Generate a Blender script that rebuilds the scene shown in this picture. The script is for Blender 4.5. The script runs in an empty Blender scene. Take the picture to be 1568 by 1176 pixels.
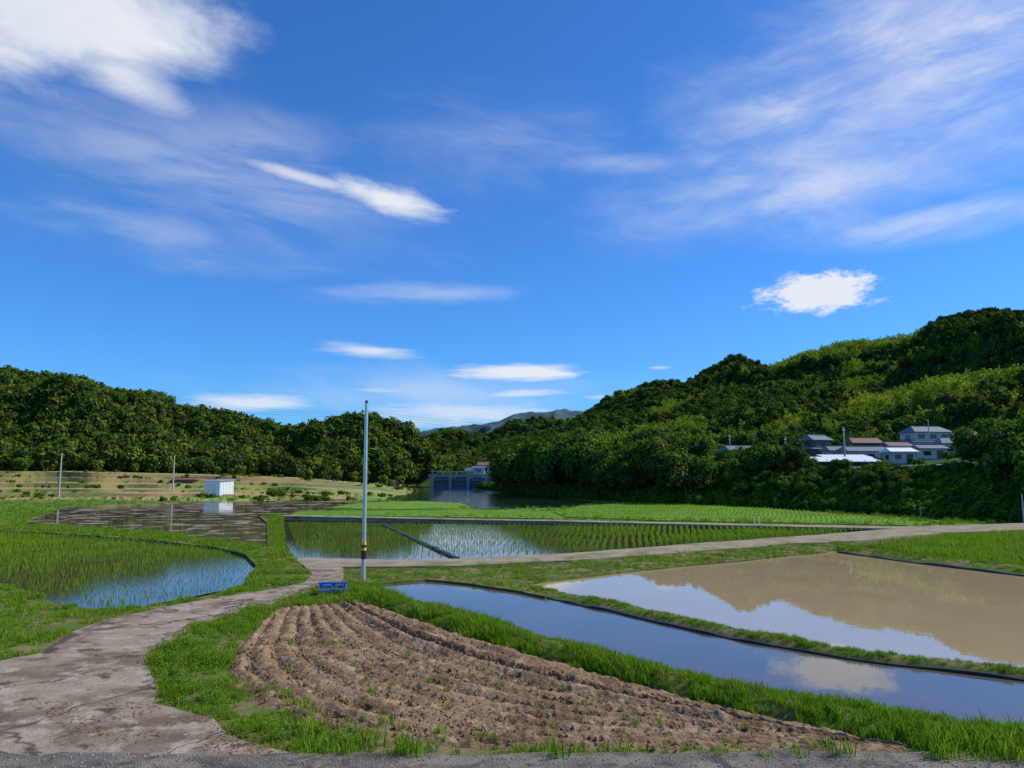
import bpy, math, random
import numpy as np
from mathutils import Vector, noise, Matrix
from mathutils.bvhtree import BVHTree
random.seed(7); rng=np.random.default_rng(7)
S=bpy.context.scene
COL=S.collection
# ---------------------------------------------------------------- survey helpers
H=4.0; F=1178.0; P=math.radians(6.8); cp,sp=math.cos(P),math.sin(P)
def ray(u,v):
    x=(u-784)/F; y=(588-v)/F
    return x, cp-y*sp, sp+y*cp
def G(u,v,z=0.0):
    x,y,w=ray(u,v)
    k=(z-H)/w
    return Vector((x*k,y*k,z))
def PD(u,v,D):
    x,y,w=ray(u,v); k=D/y
    return Vector((x*k,D,H+w*k))
def PZ(u,D,z):
    a=D*cp+(z-H)*sp
    return Vector(((u-784)/F*a,D,z))
def zof(v,D):
    x,y,w=ray(784,v); return H+D*w/y
def uv_of(x,y,z):
    a=y*cp+(z-H)*sp
    return 784+F*x/a, 588-F*((z-H)*cp-y*sp)/a
# ---------------------------------------------------------------- materials
class NT:
    def __init__(s,tree): s.t=tree; s.n=tree.nodes; s.l=tree.links
    def new(s,ty,**k):
        n=s.n.new(ty)
        for a,b in k.items(): setattr(n,a,b)
        return n
    def set(s,sock,val):
        if isinstance(val,bpy.types.NodeSocket): s.l.new(val,sock)
        elif isinstance(val,(tuple,list)) and len(val)==3 and sock.type=='RGBA': sock.default_value=(*val,1)
        else: sock.default_value=val
    def m(s,op,a,b=0.0,c=0.0,clamp=False):
        n=s.new('ShaderNodeMath',operation=op,use_clamp=clamp)
        s.set(n.inputs[0],a); s.set(n.inputs[1],b); s.set(n.inputs[2],c)
        return n.outputs[0]
    def mix(s,f,a,b,mode='MIX'):
        n=s.new('ShaderNodeMix',data_type='RGBA',blend_type=mode)
        s.set(n.inputs[0],f); s.set(n.inputs[6],a); s.set(n.inputs[7],b)
        return n.outputs[2]
    def noise(s,vec,scale,detail=4,rough=.55,dist=0):
        n=s.new('ShaderNodeTexNoise'); 
        if vec is not None: s.l.new(vec,n.inputs['Vector'])
        n.inputs['Scale'].default_value=scale; n.inputs['Detail'].default_value=detail
        n.inputs['Roughness'].default_value=rough; n.inputs['Distortion'].default_value=dist
        return n.outputs['Fac']
    def mr(s,v,a,b,c=0.,d=1.,t='LINEAR'):
        n=s.new('ShaderNodeMapRange',interpolation_type=t,clamp=True)
        s.set(n.inputs[0],v)
        for i,q in enumerate((a,b,c,d)): n.inputs[i+1].default_value=q
        return n.outputs[0]
def newmat(name):
    m=bpy.data.materials.new(name); m.use_nodes=True
    nt=NT(m.node_tree); nt.n.clear()
    out=nt.new('ShaderNodeOutputMaterial')
    b=nt.new('ShaderNodeBsdfPrincipled'); nt.l.new(b.outputs[0],out.inputs[0])
    return m,nt,b,out
def simple(name,c,rough=.7,metal=0,var=.15,scale=3):
    m,nt,b,o=newmat(name)
    pos=nt.new('ShaderNodeNewGeometry').outputs['Position']
    n=nt.noise(pos,scale,3)
    f=nt.mr(n,.3,.7,1-var,1+var)
    col=nt.new('ShaderNodeVectorMath',operation='SCALE'); col.inputs[0].default_value=c; nt.l.new(f,col.inputs['Scale'])
    nt.l.new(col.outputs[0],b.inputs['Base Color'])
    b.inputs['Roughness'].default_value=rough; b.inputs['Metallic'].default_value=metal
    return m
def ground(name,cols,scales,bump=.3,bscale=20,rough=.9,cracks=0):
    m,nt,b,o=newmat(name)
    pos=nt.new('ShaderNodeNewGeometry').outputs['Position']
    c=cols[0]
    for (cc,sc,lo,hi) in scales:
        c=nt.mix(nt.mr(nt.noise(pos,sc,5,.6,.3),lo,hi),c,cc)
    if cracks:
        vo=nt.new('ShaderNodeTexVoronoi',feature='DISTANCE_TO_EDGE'); vo.inputs['Scale'].default_value=cracks
        wv=nt.new('ShaderNodeVectorMath',operation='MULTIPLY_ADD'); 
        nn=nt.new('ShaderNodeTexNoise'); nn.inputs['Scale'].default_value=1.5; nn.inputs['Detail'].default_value=5; nt.l.new(pos,nn.inputs['Vector'])
        nt.l.new(nn.outputs['Color'],wv.inputs[0]); wv.inputs[1].default_value=(1.2,1.2,0); nt.l.new(pos,wv.inputs[2]); nt.l.new(wv.outputs[0],vo.inputs['Vector'])
        c=nt.mix(nt.mr(vo.outputs['Distance'],.004,.018,.85,0),c,(.06,.05,.035))
    fine=nt.mr(nt.noise(pos,bscale*1.7,3,.7),.25,.75,.65,1.35)
    sc=nt.new('ShaderNodeVectorMath',operation='SCALE'); nt.set(sc.inputs[0],c); nt.l.new(fine,sc.inputs['Scale'])
    nt.l.new(sc.outputs[0],b.inputs['Base Color'])
    b.inputs['Roughness'].default_value=rough; b.inputs['Specular IOR Level'].default_value=.12
    bp=nt.new('ShaderNodeBump'); bp.inputs['Strength'].default_value=bump; bp.inputs['Distance'].default_value=.05
    nt.l.new(nt.noise(pos,bscale,5,.65),bp.inputs['Height']); nt.l.new(bp.outputs[0],b.inputs['Normal'])
    return m
def foliage(name,ca,cb,cc,trans=.25,wscale=.02):
    m,nt,b,o=newmat(name); nt.n.remove(b)
    b=nt.new('ShaderNodeBsdfDiffuse')
    oi=nt.new('ShaderNodeObjectInfo').outputs['Random']
    g=nt.new('ShaderNodeNewGeometry')
    c=nt.mix(oi,ca,cb)
    c=nt.mix(nt.mr(nt.noise(g.outputs['Position'],wscale,1),.45,.65,0,.8),c,cc)
    f=nt.mr(g.outputs['Random Per Island'],0,1,.5,1.5)
    sc=nt.new('ShaderNodeVectorMath',operation='SCALE'); nt.set(sc.inputs[0],c); nt.l.new(f,sc.inputs['Scale'])
    nt.l.new(sc.outputs[0],b.inputs[0])
    tr=nt.new('ShaderNodeBsdfTranslucent'); nt.l.new(sc.outputs[0],tr.inputs[0])
    mx=nt.new('ShaderNodeMixShader'); mx.inputs[0].default_value=trans
    nt.l.new(b.outputs[0],mx.inputs[1]); nt.l.new(tr.outputs[0],mx.inputs[2]); nt.l.new(mx.outputs[0],o.inputs[0])
    return m
def water(name,c,c2,rip=.02,rscale=6,mud=None,rough=.015):
    m,nt,b,o=newmat(name)
    pos=nt.new('ShaderNodeNewGeometry').outputs['Position']
    col=nt.mix(nt.mr(nt.noise(pos,.35,5,.6,.5),.35,.65),c,c2)
    nt.l.new(col,b.inputs['Base Color'])
    b.inputs['Roughness'].default_value=rough; b.inputs['IOR'].default_value=1.36
    bp=nt.new('ShaderNodeBump'); bp.inputs['Strength'].default_value=rip; bp.inputs['Distance'].default_value=.1
    nt.l.new(nt.noise(pos,rscale,3,.5),bp.inputs['Height']); nt.l.new(bp.outputs[0],b.inputs['Normal'])
    if mud:
        mask=nt.mr(nt.noise(pos,mud[1],6,.6,.6),mud[2],mud[2]+.03)
        d=nt.new('ShaderNodeBsdfPrincipled'); d.inputs['Roughness'].default_value=.6
        nt.set(d.inputs['Base Color'],mud[0])
        mx=nt.new('ShaderNodeMixShader'); nt.l.new(mask,mx.inputs[0])
        nt.l.new(b.outputs[0],mx.inputs[1]); nt.l.new(d.outputs[0],mx.inputs[2]); nt.l.new(mx.outputs[0],o.inputs[0])
    return m
M={}
M['base']=ground('meadow_ground',[(.10,.19,.02)],[((.20,.19,.05),.05,.5,.65),((.07,.13,.02),.3,.45,.6)],.4,8)
M['verge']=ground('verge_soil_grass',[(.09,.13,.02)],[((.20,.145,.075),.8,.48,.6)],.5,15)
M['soil']=ground('tilled_soil',[(.25,.165,.092)],[((.15,.095,.05),.6,.4,.62),((.34,.235,.14),2.5,.5,.66)],1.0,11)
M['concrete']=ground('concrete_path',[(.28,.225,.16)],[((.15,.115,.075),.5,.43,.6),((.35,.29,.22),1.8,.5,.62),((.09,.064,.04),1.3,.56,.66)],.5,16,cracks=.33)
M['dirtpath']=ground('gravel_track',[(.30,.245,.17)],[((.17,.15,.08),.7,.45,.65)],.3,12)
M['asphalt']=ground('asphalt',[(.17,.15,.125)],[((.26,.22,.17),1.2,.45,.6),((.09,.082,.07),3,.5,.65)],.9,30)
M['hill']=ground('hill_soil',[(.03,.06,.012)],[((.06,.09,.02),.03,.5,.6)],.5,2)
M['farhill']=simple('distant_forest_haze_tint',(.030,.075,.085),.95,0,.6,.02)  # blue of distance haze is put into the forest base colour
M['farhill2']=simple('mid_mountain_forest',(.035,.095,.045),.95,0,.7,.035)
M['ricemud']=water('flooded_rice_paddy',(.07,.07,.035),(.05,.05,.025),.015,8)
M['waterA']=water('paddy_water_clear',(.085,.075,.06),(.11,.09,.07),.006,3)
M['waterB']=water('paddy_water_muddy',(.38,.295,.165),(.35,.265,.145),.006,2.5)
M['waterD']=water('paddy_water_silt',(.12,.08,.05),(.17,.12,.075),.02,3,mud=((.21,.155,.10),.35,.54))
M['river']=water('river_water',(.012,.025,.02),(.02,.03,.025),.6,.8,rough=.06)
M['green']=ground('young_rice_field',[(.13,.26,.02)],[((.09,.19,.02),.25,.4,.65)],.4,6)
M['black']=simple('black_plastic_sheet',(.012,.012,.014),.45)
M['grass']=foliage('grass_blades',(.13,.25,.014),(.22,.34,.02),(.15,.30,.016),.35,.6)
M['dry']=foliage('dry_grass_blades',(.30,.24,.09),(.22,.24,.05),(.33,.25,.12),.2,.6)
M['rice']=foliage('rice_seedlings',(.24,.36,.02),(.19,.31,.02),(.22,.34,.02),.35,.3)
M['weed']=foliage('broadleaf_weed',(.09,.21,.02),(.14,.28,.02),(.10,.24,.02),.3,.6)
M['tree']=foliage('broadleaf_foliage',(.035,.07,.009),(.125,.185,.02),(.065,.115,.011),.2)
M['treelt']=foliage('light_foliage',(.12,.19,.016),(.19,.26,.025),(.11,.18,.015),.25)
M['bamboo']=foliage('bamboo_foliage',(.15,.25,.022),(.33,.41,.04),(.21,.32,.027),.35)
M['kudzu']=foliage('vine_foliage',(.06,.13,.012),(.16,.26,.022),(.09,.17,.014),.25,.05)
M['core']=simple('crown_light_block',(.012,.028,.006),.95)  # dark colour for the added crown cores that stop light passing through
M['bark']=simple('tree_bark',(.09,.065,.045),.9)
M['galv']=simple('galvanised_steel',(.55,.56,.57),.35,.6,.1)
M['concpole']=simple('concrete_pole',(.38,.37,.35),.8)
M['yellow']=simple('yellow_band',(.75,.5,.03),.5)
M['blue']=simple('blue_paint',(.02,.10,.45),.4)
M['white']=simple('white_sheet_metal',(.78,.79,.8),.4,0,.04)
M['offw']=simple('plaster_wall',(.58,.54,.46),.8,0,.08)
M['wood']=simple('weathered_wood',(.16,.11,.075),.8)
M['tile']=simple('grey_roof_tile',(.16,.165,.18),.55)
M['brtile']=simple('brown_roof_tile',(.17,.09,.06),.6)
M['glass']=simple('window_glass',(.03,.04,.05),.08)
M['bluegrey']=simple('weir_steel',(.10,.14,.18),.5)
M['wconc']=simple('weir_concrete',(.30,.29,.27),.8)
M['leaf']=foliage('dead_leaves',(.16,.08,.04),(.27,.15,.07),(.2,.11,.05),.1,.6)
M['stone']=foliage('gravel_stones',(.22,.2,.17),(.34,.31,.27),(.17,.15,.12),.0,.6)
# ---------------------------------------------------------------- mesh helpers
def mesh(name,vs,fs,mats,mi=None,smooth=False):
    me=bpy.data.meshes.new(name); me.from_pydata([tuple(v) for v in vs],[],fs)
    for m in (mats if isinstance(mats,list) else [mats]): me.materials.append(m)
    if mi is not None: me.polygons.foreach_set('material_index',mi)
    if smooth: me.polygons.foreach_set('use_smooth',[True]*len(me.polygons))
    me.update(); return me
def obj(name,me,parent=None,loc=None):
    o=bpy.data.objects.new(name,me); COL.objects.link(o)
    if loc is not None: o.location=loc
    if parent: o.parent=parent
    return o
def empty(name,loc=(0,0,0)):
    o=bpy.data.objects.new(name,None); COL.objects.link(o); o.location=loc; return o
def dens(poly,step=1.0,k0=1.0):
    out=[]
    n=len(poly)
    for i in range(n):
        a=poly[i]; b=poly[(i+1)%n]; L=(b-a).length; k=max(1,min(120,int(L/step)))
        for j in range(k):
            p=a.lerp(b,j/k)
            D=max(10,p.y); amp=.003*D if D<120 else .3
            nv=noise.noise_vector(Vector((p.x,p.y,0))*(18/D))+.5*noise.noise_vector(Vector((p.x,p.y,5))*(50/D))
            out.append(Vector((p.x+nv.x*amp*1.5*k0,p.y+nv.y*amp*1.5*k0,p.z)))
    return out
def W(poly,z=0): return [G(u,v,z) for u,v in poly]
def sheet(name,poly,z,mat,skirt=.25,jit=True,world=False,k0=1.0):
    w=[Vector((p[0],p[1],z)) for p in poly] if world else W(poly,z)
    if jit: w=dens(w,.3,k0)
    n=len(w); vs=list(w); fs=[tuple(range(n))]
    if skirt:
        vs+= [Vector((p.x,p.y,z-skirt)) for p in w]
        fs+=[(i,(i+1)%n,(i+1)%n+n,i+n) for i in range(n)]
    return obj(name,mesh(name,vs,fs,mat))
def resample(pts,n):
    d=[0]
    for a,b in zip(pts,pts[1:]): d.append(d[-1]+(b-a).length)
    d=np.array(d)/d[-1]; t=np.linspace(0,1,n); A=np.array([list(p) for p in pts])
    return np.stack([np.interp(t,d,A[:,k]) for k in range(3)],1)
def ribbon(name,ea,eb,mat,h=.3,z0=-.14,ns=200,nt_=9,rough=.05,power=.7):
    A=resample(W(ea),ns); B=resample(W(eb),ns); vs=[];fs=[]
    for i in range(ns):
        for j in range(nt_):
            t=j/(nt_-1); p=A[i]*(1-t)+B[i]*t
            z=z0+(h-z0)*(math.sin(math.pi*t)**power if 0<t<1 else 0)
            if 0<t<1: z+=noise.noise(Vector((p[0]*1.5,p[1]*1.5,3)))*rough
            vs.append((p[0],p[1],z))
    for i in range(ns-1):
        for j in range(nt_-1):
            a=i*nt_+j; fs.append((a,a+1,a+nt_+1,a+nt_))
    return obj(name,mesh(name,vs,fs,mat,smooth=True))
def lip(name,pl,h=.1,th=.04,z0=-.14,mat=None):
    c=resample(W(pl),120); vs=[];fs=[]
    for i in range(len(c)):
        a=c[max(0,i-1)]; b=c[min(len(c)-1,i+1)]; d=np.array([-(b-a)[1],(b-a)[0]]); d/=np.linalg.norm(d)+1e-9
        wob=noise.noise(Vector((c[i][0],c[i][1],9)))*.05; wo2=noise.noise(Vector((c[i][0]*.7,c[i][1]*.7,4)))*.12
        for s,z in ((-1,z0),(-1,h+wob),(1,h+wob),(1,z0)):
            vs.append((c[i][0]+d[0]*(th*s+wo2),c[i][1]+d[1]*(th*s+wo2),z))
    for i in range(len(c)-1):
        for j in range(3): a=i*4+j; fs.append((a,a+1,a+5,a+4))
    return obj(name,mesh(name,vs,fs,mat or M['black']))
def instancer(name,pts,scales,child_me,childname):
    pts=np.asarray(pts,float); n=len(pts)
    if n==0: return
    sc=np.asarray(scales,float); a=rng.random(n)*2*np.pi
    q=[]
    for k in range(4):
        an=a+k*np.pi/2
        q.append(np.stack([pts[:,0]+np.cos(an)*sc*.70711,pts[:,1]+np.sin(an)*sc*.70711,pts[:,2]],1))
    V=np.stack(q,1).reshape(-1,3)
    me=bpy.data.meshes.new(name); me.from_pydata(V.tolist(),[],np.arange(4*n).reshape(-1,4).tolist()); 
    o=obj(name,me); o.instance_type='FACES'; o.use_instance_faces_scale=True; o.instance_faces_scale=1.0
    o.show_instancer_for_render=False; o.show_instancer_for_viewport=False
    c=obj(childname,child_me,o)
    return o
def inpoly(x,y,poly):
    ins=np.zeros(len(x),bool); n=len(poly); j=n-1
    for i in range(n):
        xi,yi=poly[i][0],poly[i][1]; xj,yj=poly[j][0],poly[j][1]
        c=((yi>y)!=(yj>y))&(x<(xj-xi)*(y-yi)/(yj-yi+1e-12)+xi); ins^=c; j=i
    return ins
def scatter(poly,z,density,maxn=60000):
    w=W(poly,z); xs=[p.x for p in w]; ys=[p.y for p in w]
    x0,x1,y0,y1=min(xs),max(xs),min(ys),max(ys)
    n=int(min(maxn*3,(x1-x0)*(y1-y0)*density)); x=rng.uniform(x0,x1,n); y=rng.uniform(y0,y1,n)
    D=np.hypot(x,y); keep=rng.random(n)<np.clip((20/D)**1.5,0.02,1)
    keep&=inpoly(x,y,w); x,y,D=x[keep],y[keep],D[keep]
    return np.stack([x,y,np.full(len(x),z)],1),D
# ---------------------------------------------------------------- plant meshes
def tuft(name,mat,n=40,spread=.5,w=.035,lean=.5,seed=0,hmin=.45):
    r=random.Random(seed); vs=[];fs=[]
    for i in range(n):
        a=r.random()*6.28; d=math.sqrt(r.random())*spread; bx,by=math.cos(a)*d,math.sin(a)*d
        h=r.uniform(hmin,1); la=r.random()*6.28; L=r.uniform(.1,lean)*h; wa=r.random()*3.14
        wx,wy=math.cos(wa)*w,math.sin(wa)*w; k=len(vs)
        mx,my=bx+math.cos(la)*L*.35,by+math.sin(la)*L*.35
        tx,ty=bx+math.cos(la)*L,by+math.sin(la)*L
        vs+=[(bx-wx,by-wy,0),(bx+wx,by+wy,0),(mx-wx*.8,my-wy*.8,h*.6),(mx+wx*.8,my+wy*.8,h*.6),(tx,ty,h)]
        fs+=[(k,k+1,k+3,k+2),(k+2,k+3,k+4)]
    return mesh(name,vs,fs,mat)
def weed(name,mat,n=45,seed=1):
    r=random.Random(seed); vs=[];fs=[]
    for i in range(n):
        a=r.random()*6.28; d=r.random()*.45; z=r.uniform(.15,1)*(1-.5*d); c=Vector((math.cos(a)*d,math.sin(a)*d,z))
        u=Vector((math.cos(a+r.uniform(-1,1)),math.sin(a+r.uniform(-1,1)),r.uniform(-.3,.5))).normalized()
        s=u.cross(Vector((0,0,1))).normalized(); L=r.uniform(.1,.2); k=len(vs)
        vs+=[c,c+u*L*.5+s*L*.38,c+u*L,c+u*L*.5-s*L*.38]; fs.append((k,k+1,k+2,k+3))
    return mesh(name,vs,fs,mat)
def crown(name,mat,seed,lumps=9,leaves=500,leaf=.07,zc=.55,zr=.38,xr=.32,trunk=False,lr=(.16,.27)):
    r=random.Random(seed); vs=[];fs=[];mi=[]
    L=[]
    for i in range(lumps):
        a=r.random()*6.28; d=math.sqrt(r.random())*xr; z=zc+r.uniform(-1,1)*zr*(1-.5*d/xr)
        L.append((Vector((math.cos(a)*d,math.sin(a)*d,z)),r.uniform(*lr)))
    for c,R in L:   # dark inner core, added to block light through the leaves
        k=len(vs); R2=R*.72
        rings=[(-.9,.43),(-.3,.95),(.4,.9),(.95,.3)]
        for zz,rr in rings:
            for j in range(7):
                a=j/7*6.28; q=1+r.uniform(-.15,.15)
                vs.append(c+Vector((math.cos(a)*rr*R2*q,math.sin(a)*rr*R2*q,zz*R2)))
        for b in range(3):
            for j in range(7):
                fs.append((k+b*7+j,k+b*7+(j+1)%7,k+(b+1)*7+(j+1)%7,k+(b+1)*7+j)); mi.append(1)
    for i in range(leaves):
        c,R=r.choice(L)
        d=Vector((r.gauss(0,1),r.gauss(0,1),r.gauss(.35,1))).normalized()
        p=c+d*R*r.uniform(.78,1.12)
        n=(d+Vector((r.gauss(0,.5),r.gauss(0,.5),r.gauss(.2,.5)))).normalized()
        u=n.orthogonal().normalized(); u=Matrix.Rotation(r.random()*6.28,3,n)@u; w=n.cross(u)
        s=leaf*r.uniform(.6,1.3); k=len(vs)
        vs+=[p-u*s,p-w*s*.6,p+u*s,p+w*s*.6]; fs.append((k,k+1,k+2,k+3)); mi.append(0)
    if trunk:
        def limb(a,b,ra,rb):
            k=len(vs); ax=(b-a).normalized(); u=ax.orthogonal().normalized(); w=ax.cross(u)
            for p,R in ((a,ra),(b,rb)):
                for j in range(6): an=j/6*6.28; vs.append(p+(u*math.cos(an)+w*math.sin(an))*R)
            for j in range(6): fs.append((k+j,k+(j+1)%6,k+6+(j+1)%6,k+6+j)); mi.append(2)
        limb(Vector((0,0,-.05)),Vector((.02,0,.35)),.035,.022)
        for c,R in L[:6]: limb(Vector((.02,0,.3)),c,.018,.006)
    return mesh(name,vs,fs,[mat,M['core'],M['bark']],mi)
def plume(name,mat,seed,n=7,leaves=300,leaf=.06):
    r=random.Random(seed); vs=[];fs=[]
    for i in range(n):
        a=r.random()*6.28; d=r.random()*.33; b=Vector((math.cos(a)*d,math.sin(a)*d,0)); la=r.random()*6.28
        h=r.uniform(.6,1.1); dr=r.uniform(.08,.22)
        for j in range(leaves//n):
            t=r.random()**.7; c=b+Vector((math.cos(la)*dr*t*t,math.sin(la)*dr*t*t,h*(t-.12*t**4)))
            R=.13*math.sin(math.pi*min(1,.15+.85*t))+.02
            p=c+Vector((r.gauss(0,1),r.gauss(0,1),r.gauss(0,.7)))*R*.55
            n_=Vector((r.gauss(0,1),r.gauss(0,1),r.gauss(.6,.7))).normalized(); u=n_.orthogonal().normalized()
            u=Matrix.Rotation(r.random()*6.28,3,n_)@u; w=n_.cross(u); s=leaf*r.uniform(.5,1.3); k=len(vs)
            vs+=[p-u*s,p-w*s*.4,p+u*s,p+w*s*.4]; fs.append((k,k+1,k+2,k+3))
    return mesh(name,vs,fs,mat)
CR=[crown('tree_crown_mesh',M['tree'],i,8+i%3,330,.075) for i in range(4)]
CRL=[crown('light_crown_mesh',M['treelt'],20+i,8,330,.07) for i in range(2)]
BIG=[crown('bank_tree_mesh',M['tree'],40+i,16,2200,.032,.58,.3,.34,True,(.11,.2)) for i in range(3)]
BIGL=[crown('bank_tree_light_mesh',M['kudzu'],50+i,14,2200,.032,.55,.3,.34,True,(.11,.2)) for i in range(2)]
BAM=[plume('bamboo_mesh',M['bamboo'],60+i) for i in range(3)]
VINE=[crown('vine_clump_mesh',M['kudzu'],70+i,8,1000,.042,.22,.14,.36,False,(.12,.2)) for i in range(2)]
GT=[tuft('grass_tuft_mesh',M['grass'],34,.55,.026,.6,i) for i in range(3)]
DT=[tuft('dry_grass_tuft_mesh',M['dry'],26,.5,.022,.7,9)]
RT=[tuft('rice_hill_mesh',M['rice'],8,.10,.028,.55,i+20,.6) for i in range(2)]
WD=[weed('weed_mesh',M['weed'],60,i) for i in range(2)]
# ---------------------------------------------------------------- base ground, water, paths
vs=[];fs=[]
gx=np.concatenate([np.linspace(-5000,-600,8),np.linspace(-500,500,41),np.linspace(600,5000,8)]); gy=np.concatenate([np.linspace(-300,0,4),np.linspace(40,1000,41),np.linspace(1300,9000,10)])
for y in gy:
    for x in gx: vs.append((x,y,-.12))
n=len(gx)
for j in range(len(gy)-1):
    for i in range(n-1): a=j*n+i; fs.append((a,a+1,a+n+1,a+n))
obj('ground',mesh('ground',vs,fs,M['base']))
E=[(-250,915),(0,900),(150,940),(380,898),(402,865),(330,832),(0,808),(-250,802)]
sheet('flooded_rice_paddy',E,-.05,M['ricemud'],0)
Cf=[(425,794),(600,796),(850,800),(1100,805),(1330,810),(1390,809),(1250,819),(1050,834),(870,848),(700,857),(600,858),(445,855)]
sheet('flooded_rice_paddy',Cf,-.05,M['ricemud'],0)
A_=[(560,893),(650,884),(840,903),(1120,970),(1568,1033),(1900,1075),(1900,1185),(1568,1130),(1200,1070),(850,990),(590,917)]
sheet('paddy_water',A_,-.05,M['waterA'],0)
B_=[(795,893),(900,876),(1270,840),(1568,878),(1900,915),(1900,1075),(1568,1033),(1120,970),(840,903)]
sheet('paddy_water',B_,-.046,M['waterB'],0)
Rf=[(1300,838),(1330,826),(1450,818),(1568,811),(1900,800),(1900,910),(1568,876),(1400,857)]
sheet('rice_field',Rf,-.05,M['ricemud'],0)
Dp=[(30,803),(100,776),(230,771),(440,766),(520,768),(565,773),(480,784),(400,790),(412,800),(415,838),(330,828),(220,814),(120,808)]
sheet('paddy_water',Dp,-.05,M['waterD'],0)
Rv=[(430,768),(560,754),(625,744),(650,737),(800,737),(800,752),(860,764),(930,771),(880,776),(740,779),(690,773),(600,766)]
sheet('river',Rv,-.05,M['river'],0)
GA=[(-250,908),(0,893),(40,906),(90,925),(150,933),(230,926),(320,914),(372,894),(395,866),(380,849),(330,837),(200,824),(60,814),(-250,806),(-250,801),(60,806),(220,812),(411,836),(410,800),(400,790),(432,789),(436,840),(450,854),(462,868),(478,880),(465,893),(400,905),(260,927),(160,950),(100,972),(60,1000),(0,1012),(-250,1042)]
sheet('grass_verge',GA,.08,M['verge'])
GB=[(520,893),(545,893),(575,895),(600,906),(610,930),(560,926),(545,921),(428,931),(400,952),(358,1000),(345,1032),(395,1080),(520,1122),(700,1145),(1000,1153),(1380,1150),(1450,1135),(1800,1180),(1800,1200),(1700,1172),(1100,1164),(600,1168),(430,1162),(350,1125),(330,1100),(235,1075),(240,1050),(218,1010),(262,980),(300,957),(400,928),(470,905)]
sheet('grass_verge',GB,.06,M['verge'])
GC=[(520,880),(525,868),(560,868),(700,866),(870,858),(1050,845),(1200,833),(1310,828),(1300,838),(1270,844),(1150,856),(1000,870),(900,881),(808,893),(838,913),(800,905),(720,893),(650,887),(575,893),(545,893),(520,893)]
sheet('grass_verge',GC,.03,M['verge'])
P1=[(-300,1048),(0,1012),(60,1000),(100,972),(160,950),(260,927),(400,905),(465,893),(478,880),(460,862),(450,853),(500,856),(525,870),(525,880),(520,893),(470,905),(400,928),(300,957),(262,980),(218,1010),(240,1050),(235,1075),(330,1100),(350,1125),(430,1150),(600,1172),(600,1190),(-300,1190)]
sheet('concrete_path',P1,.10,M['concrete'])
P2=[(440,853),(600,857),(700,855),(870,847),(1050,833),(1250,819),(1400,806),(1568,801),(1700,797),(1900,793),(1900,803),(1700,806),(1568,811),(1450,816),(1310,828),(1200,833),(1050,845),(870,858),(700,866),(560,868),(470,868)]
sheet('farm_track',P2,.11,M['dirtpath'])
P3=[(420,788),(700,793.5),(850,796),(1000,799),(1200,803),(1400,806),(1400,810),(1200,806),(1000,801.5),(850,798),(700,795.5),(420,790)]
sheet('farm_track',P3,.12,M['dirtpath'])
e1=G(-300,1164); e2=G(560,1170); e3=G(1100,1165); e4=G(1900,1168)
sheet('asphalt_road',[(-40,e1.y+1.0),(e1.x,e1.y),(e2.x,e2.y),(e3.x,e3.y),(e4.x,e4.y),(40,e4.y-1),(40,-8),(-40,-8)],.13,M['asphalt'],world=True,k0=3)
F1=[(890,774),(1000,770),(1080,770),(1200,780),(1420,800),(1390,804),(1200,800),(1000,796),(870,791),(850,783)]
sheet('rice_field',F1,-.02,M['green'],.1)
F2=[(440,789),(455,783),(700,780),(845,783),(865,791),(850,794),(700,791.5)]
sheet('rice_field',F2,-.015,M['green'],.1)
F3=[(500,777),(560,770),(640,767),(700,770),(720,776),(700,779),(560,780)]
sheet('rice_field',F3,-.02,M['green'],.1)
# ---------------------------------------------------------------- banks
bkA=[(548,903),(600,917),(700,940),(850,985),(1000,1026),(1200,1070),(1400,1102),(1568,1128),(1900,1175)]
bkB=[(540,918),(600,938),(700,972),(860,1018),(1000,1057),(1150,1096),(1300,1128),(1420,1152),(1650,1190)]
ribbon('field_bank',bkA,bkB,M['verge'],.2)
dA=[(808,895),(900,912),(980,930),(1120,961),(1300,994),(1568,1024),(1900,1062)]
dB=[(835,915),(900,926),(980,944),(1120,975),(1300,1006),(1568,1038),(1900,1080)]
ribbon('paddy_bund',dA,dB,M['verge'],.07)
lip('black_bund_sheet',[(838,914),(900,927),(980,945),(1120,976),(1300,1007),(1568,1039),(1900,1082)],.0,.03)
eA=[(1285,836),(1400,851),(1568,868),(1900,903)]; eB=[(1283,844),(1400,860),(1568,880),(1900,919)]
ribbon('paddy_bund',eA,eB,M['verge'],.15)
lip('black_bund_sheet',[(1283,845),(1400,861),(1568,881),(1900,920)],.03,.03)
lip('black_bund_sheet',[(60,816),(200,826),(330,839),(380,851),(396,868)],.02,.03)
lip('black_bund_sheet',[(587,803),(640,828),(700,855)],.05,.12)
lip('black_bund_sheet',[(412,800),(413,820),(412,838)],.10,.04)
lip('black_bund_sheet',[(435,797),(600,799),(850,803),(1100,808),(1330,813)],.03,.04)
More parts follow.
